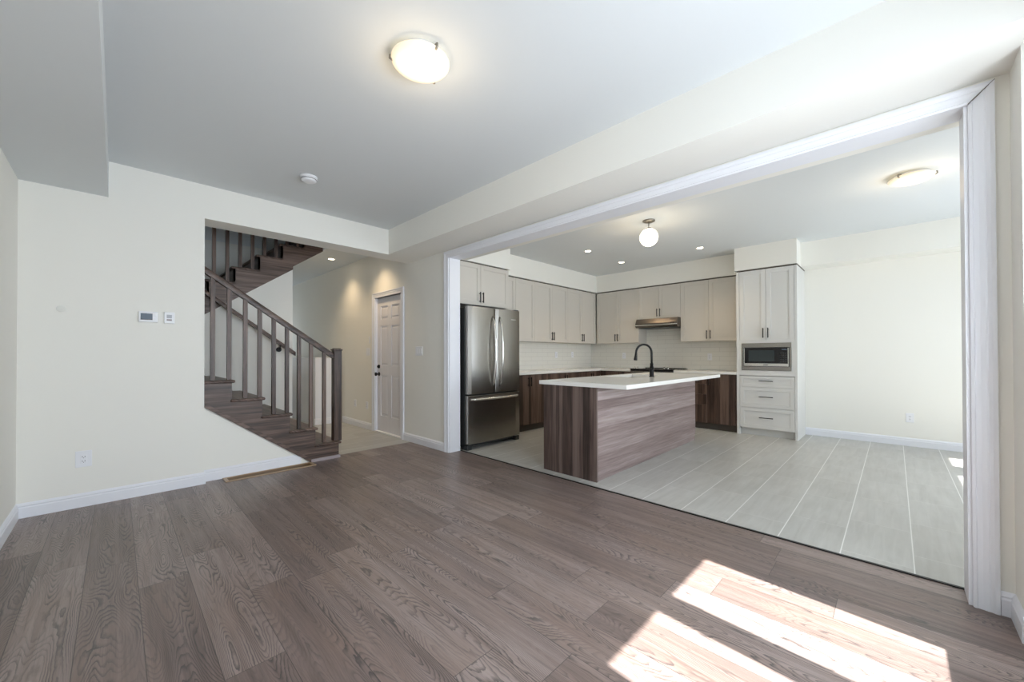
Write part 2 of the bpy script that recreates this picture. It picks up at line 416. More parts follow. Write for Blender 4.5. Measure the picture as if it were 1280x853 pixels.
# stair-side walls
struct('wall_under_stair', MB().prism([(XO-.02, 0), (1.50, 0), (XO-.02, .735)], 1, YU, 4.63), 'wall')
zst = lambda x: .716*(x-.697)+1.636      # underside of the upper flight
struct('wall_between_flights', MB().prism([(X0v, 0), (1.628, 0), (1.628, zst(1.628)+.05), (X0v, zst(X0v)+.05)], 1, YM+.012, YM+.1), 'wall')
struct('wall_closet_return', MB().prism([(YM+.11, 0), (YV, 0), (YV, 2.345), (YM+.11, 2.345)], 0, 1.53, 1.628), 'wall')
struct('wall_stair_far', MB().box(X0v, X1v+.3, YV+.005, YV+.1, ZC+.02, T2).prism([(X0v, 0), (1.628, 0), (1.628, zst(1.628)+.05), (2.14, ZC), (X0v, ZC)], 1, YV, YV+.1), 'wall')
struct('wall_stair_left', box(X0v-.1, X0v, YH-.3, YV+.1, 0, T2), 'wall')
struct('wall_stair_right', box(X1v+.02, X1v+.12, YH, YV, ZC+.3, T2), 'wall')
struct('wall_stair_near', MB().box(X0v, X1v+.2, YH-.1, YH, ZC+.3, T2).box(X0v, XL-.1, YH-.1, YH, 0, ZC+.3), 'wall')
struct('wall_hall_end', box(XL, XPB, 10.5, 10.6, 0, ZC), 'wall')
struct('wall_hall_left', box(1.2, 1.3, YV+.1, 10.5, 0, ZC), 'wall')
struct('wall_hall_half', box(2.34, 2.70, 6.93, 10.4, 0, 1.13), 'trim', .004)

# baseboards
BP = [(0, 0), (.016, 0), (.016, .072), (.011, .080), (.013, .088), (.006, .100), (0, .106)]
def bb_x(name, x0, x1, y, sgn=-1):        # runs along x, wall plane y, projects to sgn*y
    struct(name, MB().prism([(y+sgn*d, z) for d, z in BP], 0, x0, x1), 'trim')
def bb_y(name, y0, y1, x, sgn=-1):
    struct(name, MB().prism([(x+sgn*d, z) for d, z in BP], 1, y0, y1), 'trim')
bb_x('baseboard_back', XL, XO+.012, YB); bb_x('baseboard_under_stair', XO, 1.40, YU)
bb_y('baseboard_left', YW, YB, XL, 1)
bb_y('baseboard_partition', 3.895, 4.87, XP); bb_y('baseboard_hall', 5.80, 6.93, XP)
bb_y('baseboard_opening_end', -.375, -.332, XP); bb_x('baseboard_pier', 2.585-.012, XP, -.375, 1); bb_y('baseboard_pier_side', YW, -.363, 2.585)
bb_y('baseboard_kitchen_far', YKW, .94, XK); bb_x('baseboard_half_wall', 2.33, 2.70, 6.93); 
# opening casing: profile (distance from the opening edge, projection)
CP = [(0, 0), (0, .012), (.010, .016), (.014, .012), (.030, .013), (.046, .017), (.052, .015), (.064, .021), (.078, .021), (.078, 0)]
def casing_leg(name, y, s_, x=XP, z1=ZH, mt='trim', sc=1.0):   # vertical, mitred at the top
    vs = []; n = len(CP)
    for top in (0, 1):
        for d, p in CP: vs.append((x-p, y+s_*d*sc, (z1+d*sc) if top else 0))
    fs = [tuple(range(n)), tuple(range(n, 2*n))[::-1]]+[(i, n+i, n+(i+1) % n, (i+1) % n) for i in range(n)]
    if s_ > 0: fs = [f[::-1] for f in fs]
    return MB().add(vs, fs)
def casing_head(y0, y1, z, x=XP, sc=1.0):
    vs = []; n = len(CP)
    for e, (y, s_) in enumerate(((y0, -1), (y1, 1))):
        for d, p in CP: vs.append((x-p, y+s_*d*sc, z+d*sc))
    fs = [tuple(range(n)), tuple(range(n, 2*n))[::-1]]+[(i, n+i, n+(i+1) % n, (i+1) % n) for i in range(n)]
    return MB().add(vs, fs)
struct('trim_opening_near', casing_leg('', YN, -1), 'trim')
struct('trim_opening_far', casing_leg('', YF, 1), 'trim')
struct('trim_opening_head', casing_head(YN, YF, ZH), 'trim')
mg = MB().prism([(YN-.0012, ZH), (YN+.0012, ZH), (YN-.0765, ZH+.0785), (YN-.0795, ZH+.0785)], 0, XP-.0216, XP-.001)
struct('trim_opening_mitre_gap', mg, 'gap')
jb = MB().box(XP, XPB, YN-.0, YN+.014, 0, ZH).box(XP, XPB, YF-.014, YF, 0, ZH).box(XP, XPB, YN, YF, ZH, ZH+.014)
struct('trim_opening_jambs', jb, 'trim')

# ------------------------------------------------------------------ kitchen cabinets
def shaker(w_, h_, x0, z0, t=.019, rail=.056):
    m = MB(); x1, z1 = x0+w_, z0+h_
    m.box(x0+rail, x1-rail, -t+.009, 0, z0+rail, z1-rail)
    m.box(x0, x0+rail, -t, 0, z0, z1).box(x1-rail, x1, -t, 0, z0, z1)
    m.box(x0+rail, x1-rail, -t, 0, z0, z0+rail).box(x0+rail, x1-rail, -t, 0, z1-rail, z1)
    b = .007                                     # stepped bead inside the frame
    a0, a1, c0, c1 = x0+rail, x1-rail, z0+rail, z1-rail
    m.box(a0, a0+b, -t+.005, 0, c0, c1).box(a1-b, a1, -t+.005, 0, c0, c1).box(a0+b, a1-b, -t+.005, 0, c0, c0+b).box(a0+b, a1-b, -t+.005, 0, c1-b, c1)
    return m
def pull_v(x, z0, z1, y=-.019):
    m = MB().box(x-.005, x+.005, y-.034, y-.024, z0, z1)
    for z in (z0+.018, z1-.018): m.cyl((x, y+.001, z), (x, y-.026, z), .0045, 8)
    return m
def pull_h(x0, x1, z, y=-.019):
    m = MB().box(x0, x1, y-.034, y-.024, z-.005, z+.005)
    for x in (x0+.018, x1-.018): m.cyl((x, y+.001, z), (x, y-.026, z), .0045, 8)
    return m
G = .0018
def wall_cabinet(label, x, y, rz, w_, z0, z1, depth, seam, mt='cab', group='painted shaker wall cabinets', top=True, hz=None):
    t = thing('wall_cabinet', label, 'cabinet', (x, y, z0), rz, group)
    h_ = z1-z0
    box(0, w_, .0005, depth, 0, h_).build('body', mt, t)
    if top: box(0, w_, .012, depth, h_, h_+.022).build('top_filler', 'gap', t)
    for (a, b, hx) in ((0, seam, seam-.027), (seam, w_, seam+.027)):
        d = shaker(b-a-2*G, h_-2*G, a+G, G).build('door', mt, t, bevel=.0012)
        q0 = .035 if hz is None else hz
        pull_v(hx, q0, q0+.14).build('handle', 'black', d)
    return t
R90 = -PI/2
D = .328
wall_cabinet('taupe two-door wall cabinet above the steel refrigerator', 2.985, 3.98, 0, .975, 1.836, 2.385, YK-3.98, .445)
wall_cabinet('taupe wall cabinet partly behind the refrigerator top, left end of row', 3.965, 4.28, 0, .905, 1.39, 2.388, D-.002, .45)
wall_cabinet('middle taupe cabinet of the left wall row, handles nearest the refrigerator', 4.87, 4.28, 0, .92, 1.39, 2.388, D-.002, .465)
wall_cabinet('taupe wall cabinet ending the left wall row at the inside corner', 5.79, 4.28, 0, .93, 1.39, 2.388, D-.002, .455)
RX = 6.762
wall_cabinet('tall taupe wall cabinet between the inside corner and the range hood', RX, 4.25, R90, .89, 1.39, 2.388, XK-RX-.001, .445)
wall_cabinet('short taupe cabinet directly above the range hood', RX, 3.36, R90, .76, 1.81, 2.388, XK-RX-.001, .38)
wall_cabinet('wide taupe wall cabinet between range hood and oven tower', RX, 2.6, R90, .90, 1.39, 2.388, XK-RX-.001, .45)

def base_cabinet(label, x, y, rz, w_, depth, fronts, group='dark walnut base cabinets'):
    t = thing('base_cabinet', label, 'cabinet', (x, y, 0), rz, group)
    box(0, w_, .0005, depth, .105, .869).build('body', 'lam_v', t)
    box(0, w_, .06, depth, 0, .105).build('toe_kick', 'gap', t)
    for kind, a, b, z0, z1, hp in fronts:
        d = box(a+G, b-G, -.019, 0, z0+G, z1-G).build(kind, 'lam_v', t, bevel=.001)
        if kind == 'door': pull_v(hp, z1-.175, z1-.035).build('handle', 'black', d)
        else: pull_h((a+b)/2-.07, (a+b)/2+.07, (z0+z1)/2+.01).build('handle', 'black', d)
    return t
ZD0, ZD1 = .108, .866
YBC = 4.0
base_cabinet('dark walnut base cabinet right beside the refrigerator', 3.965, YBC, 0, .905, YK-YBC-.001,
             [('door', 0, .45, ZD0, ZD1, .42), ('door', .45, .905, ZD0, ZD1, .48)])
base_cabinet('dark walnut base cabinet midway along the left wall counter', 4.87, YBC, 0, .92, YK-YBC-.001,
             [('door', 0, .46, ZD0, ZD1, .43), ('door', .46, .92, ZD0, ZD1, .49)])
base_cabinet('dark walnut base cabinet at the inside corner of the left run', 5.79, YBC, 0, .66, YK-YBC-.001,
             [('door', 0, .33, ZD0, ZD1, .30), ('door', .33, .64, ZD0, ZD1, .36)])
BX = 6.463
base_cabinet('dark walnut corner base cabinet left of the range', BX, 3.995, R90, .635, XK-BX-.001,
             [('door', .02, .635, ZD0, ZD1, .60)])
base_cabinet('narrow walnut drawer cabinet right of the range', BX, 2.6, R90, .51, XK-BX-.001,
             [('drawer', 0, .51, ZD0, .39, 0), ('drawer', 0, .51, .39, .55, 0), ('drawer', 0, .51, .55, .71, 0), ('drawer', 0, .51, .71, ZD1, 0)])
base_cabinet('walnut single-door base cabinet touching the white oven tower', BX, 2.09, R90, .415, XK-BX-.001,
             [('door', 0, .395, ZD0, ZD1, .03)])
ct = MB().prism([(3.965, 3.965), (6.425, 3.965), (6.425, 3.362), (XK-.011, 3.362), (XK-.011, YK-.011), (3.965, YK-.011)], 2, .87, .908)
tag(ct.build('countertop', 'quartz', bevel=.002), 'white quartz L-shaped countertop running from refrigerator to range', 'countertop')
tag(box(6.425, XK-.011, 1.676, 2.598, .87, .908).build('countertop', 'quartz', bevel=.002), 'short white quartz countertop between range and oven tower', 'countertop')

# oven tower
TX, TY0, TW = 6.463, 1.672, .735
t = thing('oven_tower_cabinet', 'tall pale cabinet tower holding the built-in microwave above three drawers', 'cabinet', (TX, TY0, 0), R90)
bd = MB(); dp = XK-TX-.001
bd.box(0, .038, -.019, dp, 0, 2.385).box(TW-.03, TW, -.019, dp, 0, 2.385)        # side panels to the floor
bd.box(.038, TW-.03, .0005, dp, .108, .860).box(.038, TW-.03, .06, dp, 0, .108)
bd.box(.038, TW-.03, .0005, dp, 1.372, 2.385).box(.038, TW-.03, .42, dp, .86, 1.372)
bd.box(.038, TW-.03, -.017, .42, .865, .938).box(.038, TW-.03, -.017, .42, 1.333, 1.372)
bd.box(.038, .066, -.017, .42, .938, 1.333).box(TW-.066, TW-.03, -.017, .42, .938, 1.333)
bd.build('body', 'cabw', t, bevel=.001)
box(0, TW, .002, dp, 2.385, 2.404).build('top_filler', 'gap', t)
a0, a1 = .040, TW-.032; sm = (a0+a1)/2
for a, b, hx in ((a0, sm, sm-.03), (sm, a1, sm+.03)):
    d = shaker(b-a-2*G, 1.008, a+G, 1.374).build('door', 'cabw', t, bevel=.0012)
    pull_v(hx, 1.405, 1.545).build('handle', 'black', d)
for z0, z1 in ((.11, .405), (.408, .70), (.703, .858)):
    rr = .048 if z1-z0 > .2 else .036
    d = shaker(a1-a0-2*G, z1-z0-G, a0+G, z0, rail=rr).build('drawer', 'cabw', t, bevel=.0012)
    pull_h(sm-.085, sm+.085, (z0+z1)/2+.012).build('handle', 'black', d)
# built in microwave
t = thing('microwave_oven', 'stainless framed built-in microwave in the pale cabinet tower', 'microwave', (TX-.017, TY0, 0), R90)
q0, q1, z0, z1 = .068, TW-.068, .940, 1.331
fr = MB().box(q0, q1, -.006, .0, z1-.062, z1).box(q0, q1, -.006, 0, z0, z0+.055).box(q0, q0+.022, -.006, 0, z0+.055, z1-.062).box(q1-.022, q1, -.006, 0, z0+.055, z1-.062)
fr.build('trim_frame', 'steel', t, bevel=.001)
m0, m1, y0, y1 = q0+.03, q1-.03, z0+.062, z1-.069
box(q0+.022, q1-.022, .004, .40, z0+.055, z1-.062).build('body', 'black', t)
mf = MB().box(m0, m1, -.012, .003, y0, y0+.04).box(m0, m0+.009, -.012, .003, y0+.04, y1).box(m1-.009, m1, -.012, .003, y0+.04, y1)
mf.build('door_frame', 'steelb', t, bevel=.001)
box(m0+.009, m1-.009, -.011, .003, y0+.04, y1).build('door_glass', 'blackg', t)
xw = m0+.009+(m1-m0)*.70
box(m0+.06, xw-.01, -.0125, -.011, y0+.07, y1-.035).build('window', 'screen', t)
kp = MB()
for r in range(5):
    for c_ in range(3): kp.box(xw+.055+c_*.03, xw+.072+c_*.03, -.0125, -.011, y0+.06+r*.03, y0+.072+r*.03)
kp.build('keypad', 'steeld', t)
box(m1-.075, m1-.02, -.0125, -.011, y1-.032, y1-.015).build('display', 'lcd', t)
box((m0+m1)/2-.03, (m0+m1)/2+.03, -.0135, -.012, y0+.016, y0+.024).build('badge', 'steeld', t)

# range hood (front faces -x)
t = thing('range_hood', 'slim stainless under-cabinet range hood over the cooktop', 'range hood', (6.60, 3.355, 1.65), R90)
hd = MB().prism([(.0, .02), (.0, .075), (.05, .158), (.47, .158), (.47, .0), (.03, .0)], 0, 0, .75)
hd.build('body', 'hood', t, bevel=.002)
MB().add([(.24, .0155, .098), (.60, .0155, .098), (.60, .0345, .131), (.24, .0345, .131), (.24, .020, .095), (.60, .020, .095), (.60, .04, .128), (.24, .04, .128)],
         [(0,1,2,3), (7,6,5,4), (0,4,5,1), (1,5,6,2), (2,6,7,3), (3,7,4,0)]).build('vent_grille', 'black', t)
MB().prism([(-.006, .035), (-.006, .05), (.001, .052), (.001, .033)], 0, 0, .75).build('lip', 'steelb', t)
box(.05, .70, .05, .44, -.008, .001).build('filter', 'steeld', t)
for k in range(2): MB().box(.64+k*.035, .66+k*.035, -.004, .004, .06, .07).build('switch', 'black', t)

# range
t = thing('kitchen_range', 'stainless range with black edged cooktop below the hood', 'range', (6.435, 3.356, 0), R90)
box(0, .752, .02, .62, .09, .895).build('body', 'steeld', t)
box(.03, .72, .06, .58, 0, .09).build('plinth', 'black', t)
dd = box(.004, .748, -.012, .019, .27, .76).build('oven_door', 'steel', t, bevel=.003)
box(.12, .63, -.014, -.012, .36, .66).build('window', 'blackg', dd)
MB().tube([(.06, -.012, .73), (.06, -.055, .73), (.69, -.055, .73), (.69, -.012, .73)], .010, 10).build('handle', 'steelb', dd)
box(.004, .748, -.010, .019, .10, .262).build('drawer', 'steel', t, bevel=.003)
box(0, .752, -.014, .02, .768, .885).build('control_panel', 'steel', t, bevel=.003)
box(-.002, .754, -.02, .035, .886, .922).build('front_edge', 'black', t, bevel=.004)
box(0, .752, .035, .56, .895, .912).build('cooktop', 'steel', t)
box(-.002, .754, .56, .62, .895, .928).build('rear_edge', 'black', t, bevel=.003)
for k, (bx, by) in enumerate(((.18, .16), (.57, .16), (.18, .42), (.57, .42))):
    MB().lathe([(0, .012), (.03, .012), (.035, .006), (.045, .004), (.045, 0)], (bx, by, .912), 20).build('burner', 'iron', t)
for bx in (.07, .13, .60, .66):
    k = MB().tube([(bx, .012, .915), (bx, .004, .935), (bx, -.004, .95)], [.02, .019, .016], 16).build('knob', 'steelb', t)

# refrigerator
FX0, FW, FY = 3.005, .915, 3.70
t = thing('refrigerator', 'stainless french-door refrigerator with bottom freezer drawer', 'refrigerator', (FX0, FY, 0))
box(.0, FW, .075, .83, .03, 1.765).build('case', 'steeld', t, bevel=.004)
def curved_front(x0, x1, z0, z1, t0=.0, t1=.07, bow=.012):
    n = 10; P = [(x0, t1)]
    for i in range(n+1):
        f_ = i/n; P.append((x0+(x1-x0)*f_, t0-bow*math.sin(PI*f_)+(.012 if i in (0, n) else 0)))
    P.append((x1, t1))
    return MB().prism(P, 2, z0, z1)
def bar_handle(p0, p1, out, r=.012, w2=.013):
    n = 14; pts = []
    p0, p1, out = Vector(p0), Vector(p1), Vector(out)
    for i in range(n+1):
        f_ = i/n; pts.append(p0.lerp(p1, f_)+out*(.35+.65*math.sin(PI*f_)) if 0 < i < n else p0.lerp(p1, f_))
    return MB().tube(pts, r, 12)
hw = FW/2
for k, (a, b, hx) in enumerate(((0, hw-.003, hw-.062), (hw+.003, FW, hw+.062))):
    d = curved_front(a, b, .688, 1.775).build('door', 'steel', t, bevel=.003)
    bar_handle((hx, .0, .765), (hx, .0, 1.665), (0, -.07, 0), .014).build('handle', 'steelb', d)
d = curved_front(0, FW, .075, .668).build('freezer_drawer', 'steel', t, bevel=.003)
bar_handle((.04, .0, .62), (FW-.04, .0, .62), (0, -.055, 0), .015).build('handle', 'steelb', d)
box(.02, FW-.02, .05, .2, .668, .688).build('gap_strip', 'black', t)
box(.05, FW-.05, .09, .3, .028, .075).build('toe_grille', 'black', t)
for a in (.0, FW-.07): box(a, a+.07, .02, .12, 0, .06).build('foot', 'steeld', t, bevel=.004)
for a in (.02, FW-.09): box(a, a+.07, .01, .09, 1.775, 1.787).build('hinge_cover', 'steeld', t)
MB().box(FW-.19, FW-.10, -.0135, -.008, 1.64, 1.652).build('badge', 'steelb', t)

# white side gable that frames the refrigerator recess
tag(box(3.925, 3.9645, 3.985, YK-.001, 0, 1.834).build('gable_panel', 'cab', bevel=.001), 'tall taupe filler panel closing the refrigerator recess', 'panel')

# island
IX0, IX1, IY0, IY1 = 3.083, 5.55, 1.95, 2.578
t = thing('kitchen_island', 'walnut kitchen island with horizontal-grain seating side under white top', 'island', (IX0, IY0, 0))
L_, W_ = IX1-IX0, IY1-IY0
box(.022, 1.04, .02, W_-.02, .10, .869).box(1.82, L_, .02, W_-.02, .10, .869).box(1.04, 1.82, .02, W_-.02, .10, .64).build('body', 'lam_v', t)
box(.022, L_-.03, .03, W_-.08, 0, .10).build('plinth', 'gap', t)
box(0, .022, 0, W_, 0, .869).build('end_panel', 'lam_end', t, bevel=.001)
box(.022, L_, 0, .02, .085, .869).build('side_panel', 'lam_h_lit', t, bevel=.001)
box(.022, L_, .012, .03, .0, .085).build('kick_board', 'lam_h_lit', t)
nd = 5
for k in range(nd):
    a = .03+k*(L_-.04)/nd; b = .03+(k+1)*(L_-.04)/nd
    d = box(a+G, b-G, W_-.02, W_-.001, .108, .866).build('door', 'lam_v', t, bevel=.001)
    MB().box(b-.035, b-.025, W_+.02, W_+.03, .69, .83).cyl((b-.03, W_-.002, .71), (b-.03, W_+.022, .71), .0045, 8).cyl((b-.03, W_-.002, .81), (b-.03, W_+.022, .81), .0045, 8).build('handle', 'black', d)
# island worktop with a sink cut-out
cx0, cx1, cy0, cy1 = 4.17, 4.86, 2.14, 2.52
TX0, TX1, TY_0, TY_1 = 3.070, 5.575, 1.642, 2.626
ip = MB()
xs_ = [TX0, cx0, cx1, TX1]; ys_ = [TY_0, cy0, cy1, TY_1]
vs = []
for z in (.87, .908):
    for yy in ys_:
        for xx in xs_: vs.append((xx, yy, z))
fs = []
for j in range(3):
    for i in range(3):
        if i == 1 and j == 1: continue
        a = j*4+i; fs += [(a, a+4, a+5, a+1), (16+a, 16+a+1, 16+a+5, 16+a+4)]
def side(a, b): fs.append((a, b, 16+b, 16+a))
for i in range(3): side(i, i+1); side(12+i+1, 12+i)
for j in range(3): side((j+1)*4, j*4); side(j*4+3, (j+1)*4+3)
side(6, 5); side(5, 9); side(9, 10); side(10, 6)
ip.add(vs, fs)
tag(ip.build('island_countertop', 'quartz'), 'white quartz island countertop with overhang and sink cut-out', 'countertop')
t = thing('kitchen_sink', 'stainless undermount sink set into the island countertop', 'sink', (cx0, cy0, .87))
a, b = cx1-cx0, cy1-cy0
sk = MB().box(-.012, 0, -.012, b+.012, -.2, -.001).box(a, a+.012, -.012, b+.012, -.2, -.001).box(0, a, -.012, 0, -.2, -.001).box(0, a, b, b+.012, -.2, -.001).box(-.012, a+.012, -.012, b+.012, -.212, -.2)
sk.build('basin', 'steelb', t, bevel=.002)
MB().lathe([(0, .004), (.03, .004), (.042, .002), (.042, 0)], (a/2, b/2, -.2), 20).build('drain', 'steeld', t)
# faucet
t = thing('kitchen_faucet', 'matte black gooseneck pull-down faucet on the island', 'faucet', (4.46, 2.06, .908))
MB().lathe([(0, 0), (.03, 0), (.03, .006), (.026, .010), (.026, .10), (.022, .12), (.0185, .125), (.0185, .16)], n=24).build('base', 'black', t)
import math as _m
pp = [(0, 0, .12), (0, 0, .24)]
dx, dy = -.80, .60
for i in range(0, 13):
    a = PI*i/12; rr = .098
    pp.append((dx*rr*(1-_m.cos(a)), dy*rr*(1-_m.cos(a)), .285+rr*_m.sin(a)))
pp.append((dx*.196, dy*.196, .27))
MB().tube(pp, .0125, 14).build('spout', 'black', t)
MB().tube([(dx*.196, dy*.196, .285), (dx*.198, dy*.198, .25), (dx*.204, dy*.204, .205), (dx*.205, dy*.205, .195)], [.0135, .016, .021, .019], 16).build('spray_head', 'black', t)
MB().tube([(0, 0, .09), (-.035, -.025, .095), (-.045, -.032, .10)], [.014, .014, .012], 12).tube([(-.042, -.03, .10), (-.045, -.03, .175)], [.007, .005], 8).build('handle', 'black', t)

# ------------------------------------------------------------------ outlets and switches
def plate(kind, label, x, y, z, rz, w_=.072, h_=.116, cat='outlet', n=1, group=None):
    t = thing(kind, label, cat, (x, y, z), rz, group)
    box(-w_/2, w_/2, -.006, 0, -h_/2, h_/2).build('cover_plate', 'plast', t, bevel=.002)
    if cat == 'outlet':
        r = MB().box(-.017, .017, -.008, -.006, -.034, .034).build('receptacle', 'plast', t, bevel=.001)
        s_ = MB()
        for zz in (-.017, .017): s_.box(-.008, -.0055, -.0086, -.008, zz-.004, zz+.006).box(.0055, .008, -.0086, -.008, zz-.004, zz+.006).cyl((0, -.008, zz-.009), (0, -.0086, zz-.009), .0024, 8)
        s_.build('slots', 'slot', r)
    else:
        for k in range(n):
            cxx = (k-(n-1)/2)*.046
            box(cxx-.0165, cxx+.0165, -.009, -.006, -.033, .033).build('rocker', 'plast', t, bevel=.0015)
    return t
plate('wall_outlet', 'white outlet low on the left part of the back wall', -.175, YB, .37, 0, .088, .125)
plate('wall_outlet', 'outlet low on the far breakfast area wall', XK, -.13, .36, R90)
plate('wall_outlet', 'outlet low in the hall nearest the panel door', XP, 5.99, .375, R90, group='hall outlets')
plate('wall_outlet', 'outlet low in the hall nearest the newel post', XP, 6.42, .375, R90, group='hall outlets')
plate('wall_outlet', 'outlet in the left backsplash at the middle of the run', 5.87, YK-.01, 1.17, 0, group='backsplash outlets')
plate('wall_outlet', 'outlet in the left backsplash near the inside corner', 6.39, YK-.01, 1.17, 0, group='backsplash outlets')
plate('wall_outlet', 'backsplash outlet on the range wall left of the faucet', XK-.01, 3.83, 1.15, R90, group='backsplash outlets')
plate('wall_outlet', 'backsplash outlet between range and oven tower', XK-.01, 2.24, 1.13, R90, group='backsplash outlets')
plate('wall_switch', 'white triple rocker switch between door and kitchen opening', XP, 4.47, 1.225, R90, .165, .118, 'switch', 3)
plate('wall_switch', 'white double rocker switch in the hall beside the door', XP, 5.95, 1.225, R90, .12, .118, 'switch', 2)
plate('wall_switch', 'narrow white switch above the double switch in the hall', XP, 5.90, 1.41, R90, .05, .11, 'switch', 1)
t = thing('alarm_keypad', 'white wall keypad with grey screen on the back wall', 'keypad', (.188, YB, 1.50))
box(-.060, .060, -.022, 0, -.045, .045).build('housing', 'plast', t, bevel=.004)
box(-.048, .026, -.0235, -.022, -.022, .028).build('screen', 'lcd', t)
box(-.048, .026, -.0242, -.022, -.026, -.020).build('screen_edge', 'slot', t)
for k in range(2): box(.034, .050, -.0245, -.022, .008-k*.03, .024-k*.03).build('button', 'plast', t, bevel=.001)
t = thing('thermostat', 'small white thermostat right of the wall keypad', 'thermostat', (.322, YB, 1.50))
box(-.034, .034, -.020, 0, -.048, .048).build('housing', 'plast', t, bevel=.003)
box(-.018, .016, -.0215, -.020, -.005, .026).build('dial_window', 'greyp', t)
box(-.018, .016, -.0215, -.020, -.026, -.012).build('slider', 'shoe', t)
tag(MB().lathe([(0, .004), (.022, .004), (.025, .002), (.026, 0)], n=24).build('cover_cap', 'patch', loc=(-.295, YB, 1.53), rot=(PI/2, 0, 0)), 'small round painted cap on back wall left of keypad', 'cover cap')

# floor vent
t = thing('floor_vent', 'long tan wooden floor vent grille along the under-stair wall', 'floor vent', (.71, 4.40, 0))
VW, VD = .79, .158
MB().box(0, VW, 0, .022, 0, .008).box(0, VW, VD-.022, VD, 0, .008).box(0, .03, .022, VD-.022, 0, .008).box(VW-.03, VW, .022, VD-.022, 0, .008).build('frame', 'vent', t, bevel=.002)
box(.03, VW-.03, .022, VD-.022, 0, .003).build('screen', 'ventin', t)

# ------------------------------------------------------------------ hall door (front faces -x; local x -> -y)
DW, DH = .765, 2.03
t = thing('door_1', '', 'door', (XP+.03, 5.7025, .012), R90)
for k in ('label', 'category'): del t[k]
t['kind'] = 'structure'
dm = MB(); st_, th = .105, .035
cols = [(st_, DW/2-.05), (DW/2+.05, DW-st_)]; rows = [(.24, .86), (1.0, 1.60), (1.70, 1.90)]
dm.box(0, st_, 0, th, 0, DH).box(DW-st_, DW, 0, th, 0, DH).box(DW/2-.05, DW/2+.05, 0, th, 0, DH)
zz = [0]+[v for r in rows for v in r]+[DH]
for i in range(0, len(zz), 2):
    for a, b in cols: dm.box(a, b, 0, th, zz[i], zz[i+1])
for a, b in cols:
    for z0, z1 in rows:
        dm.box(a, b, .012, th, z0, z1)
        o_, i_ = .022, .04
        vs = [(a+o_, .012, z0+o_), (b-o_, .012, z0+o_), (b-o_, .012, z1-o_), (a+o_, .012, z1-o_), (a+i_, .003, z0+i_), (b-i_, .003, z0+i_), (b-i_, .003, z1-i_), (a+i_, .003, z1-i_)]
        dm.add(vs, [(4, 5, 6, 7), (0, 1, 5, 4), (1, 2, 6, 5), (2, 3, 7, 6), (3, 0, 4, 7)])
dl = dm.build('door_leaf', 'doorp', t, bevel=.002)
kb = MB().tube([(.06, .001, .87), (.06, -.006, .87)], .03, 20).tube([(.06, -.006, .87), (.06, -.03, .87), (.06, -.045, .87), (.06, -.062, .87), (.06, -.068, .87)], [.011, .012, .027, .027, .014], 18)
kb.build('door_knob', 'black', dl)
MB().tube([(.06, .001, .985), (.06, -.012, .985), (.06, -.02, .985)], [.028, .028, .02], 20).box(.055, .065, -.032, -.018, .97, 1.0).build('deadbolt', 'black', dl)
for z in (.2, 1.0, 1.80): MB().cyl((DW+.004, -.006, z-.05), (DW+.004, -.006, z+.05), .008, 10).box(DW-.022, DW+.002, -.002, .001, z-.05, z+.05).build('hinge', 'brass', t)
MB().box(-.02, 0, -.03, .05, -.012, DH+.02).box(DW, DW+.02, -.0, .05, -.012, DH+.02).box(-.02, DW+.02, -.03, .05, DH+.003, DH+.02).build('jamb', 'trim', t)
box(-.02, DW+.02, -.045, .06, -.012, .006).build('threshold', 'plast', t)
struct('trim_door_left', casing_leg('', 5.712, 1, z1=2.045), 'trim')
struct('trim_door_right', casing_leg('', 4.928, -1, z1=2.045), 'trim')
struct('trim_door_head', casing_head(4.928, 5.712, 2.045), 'trim')
struct('wall_behind_door', box(XP+.09, XPB, 4.93, 5.71, 0, 2.045), 'wall')

# ------------------------------------------------------------------ staircases
RISE, RUN = .187, .2535
NX = 1.822                                    # nosing of the first tread
YS0, YS1 = 4.565, YM-.002                          # lower flight
t = thing('staircase', 'stained oak lower flight with open balustrade rising left behind the back wall', 'staircase', (NX, YS0, 0))
ox, oy = NX, YS0
def loc_box(x0, x1, y0, y1, z0, z1): return box(x0-ox, x1-ox, y0-oy, y1-oy, z0, z1)
for k in range(1, 7):
    nx = NX-(k-1)*RUN; z = RISE*k
    x_back = nx-RUN-.035 if k < 6 else -.29
    loc_box(x_back, nx, YS0-.022, YS1, z-.028, z).build('tread', 'st_y', t, bevel=.011)
    loc_box(nx-.042, nx-.024, YS0+.018, YS1, z-RISE, z-.028).build('riser', 'st_y', t)
# cut stringer on the room side
sp = [(NX-.024, 0)]
for k in range(1, 6):
    sp += [(NX-.024-(k-1)*RUN, RISE*k-.028), (NX-.024-k*RUN, RISE*k-.028)]
xe = NX-.024-5*RUN
sp += [(xe, .725), (1.50, 0)]
MB().prism([(a-ox, b) for a, b in sp], 1, 0, .018).build('stringer', 'st_x', t)
MB().prism([(xe-ox, .722), (xe-ox, .765), (1.55-ox, .0), (1.497-ox, .0)], 1, -.008, .0).build('stringer_moulding', 'st_x', t, bevel=.002)
loc_box(1.50, NX-.012, YS0-.012, YS0, 0, .032).build('shoe_moulding', 'shoe', t)
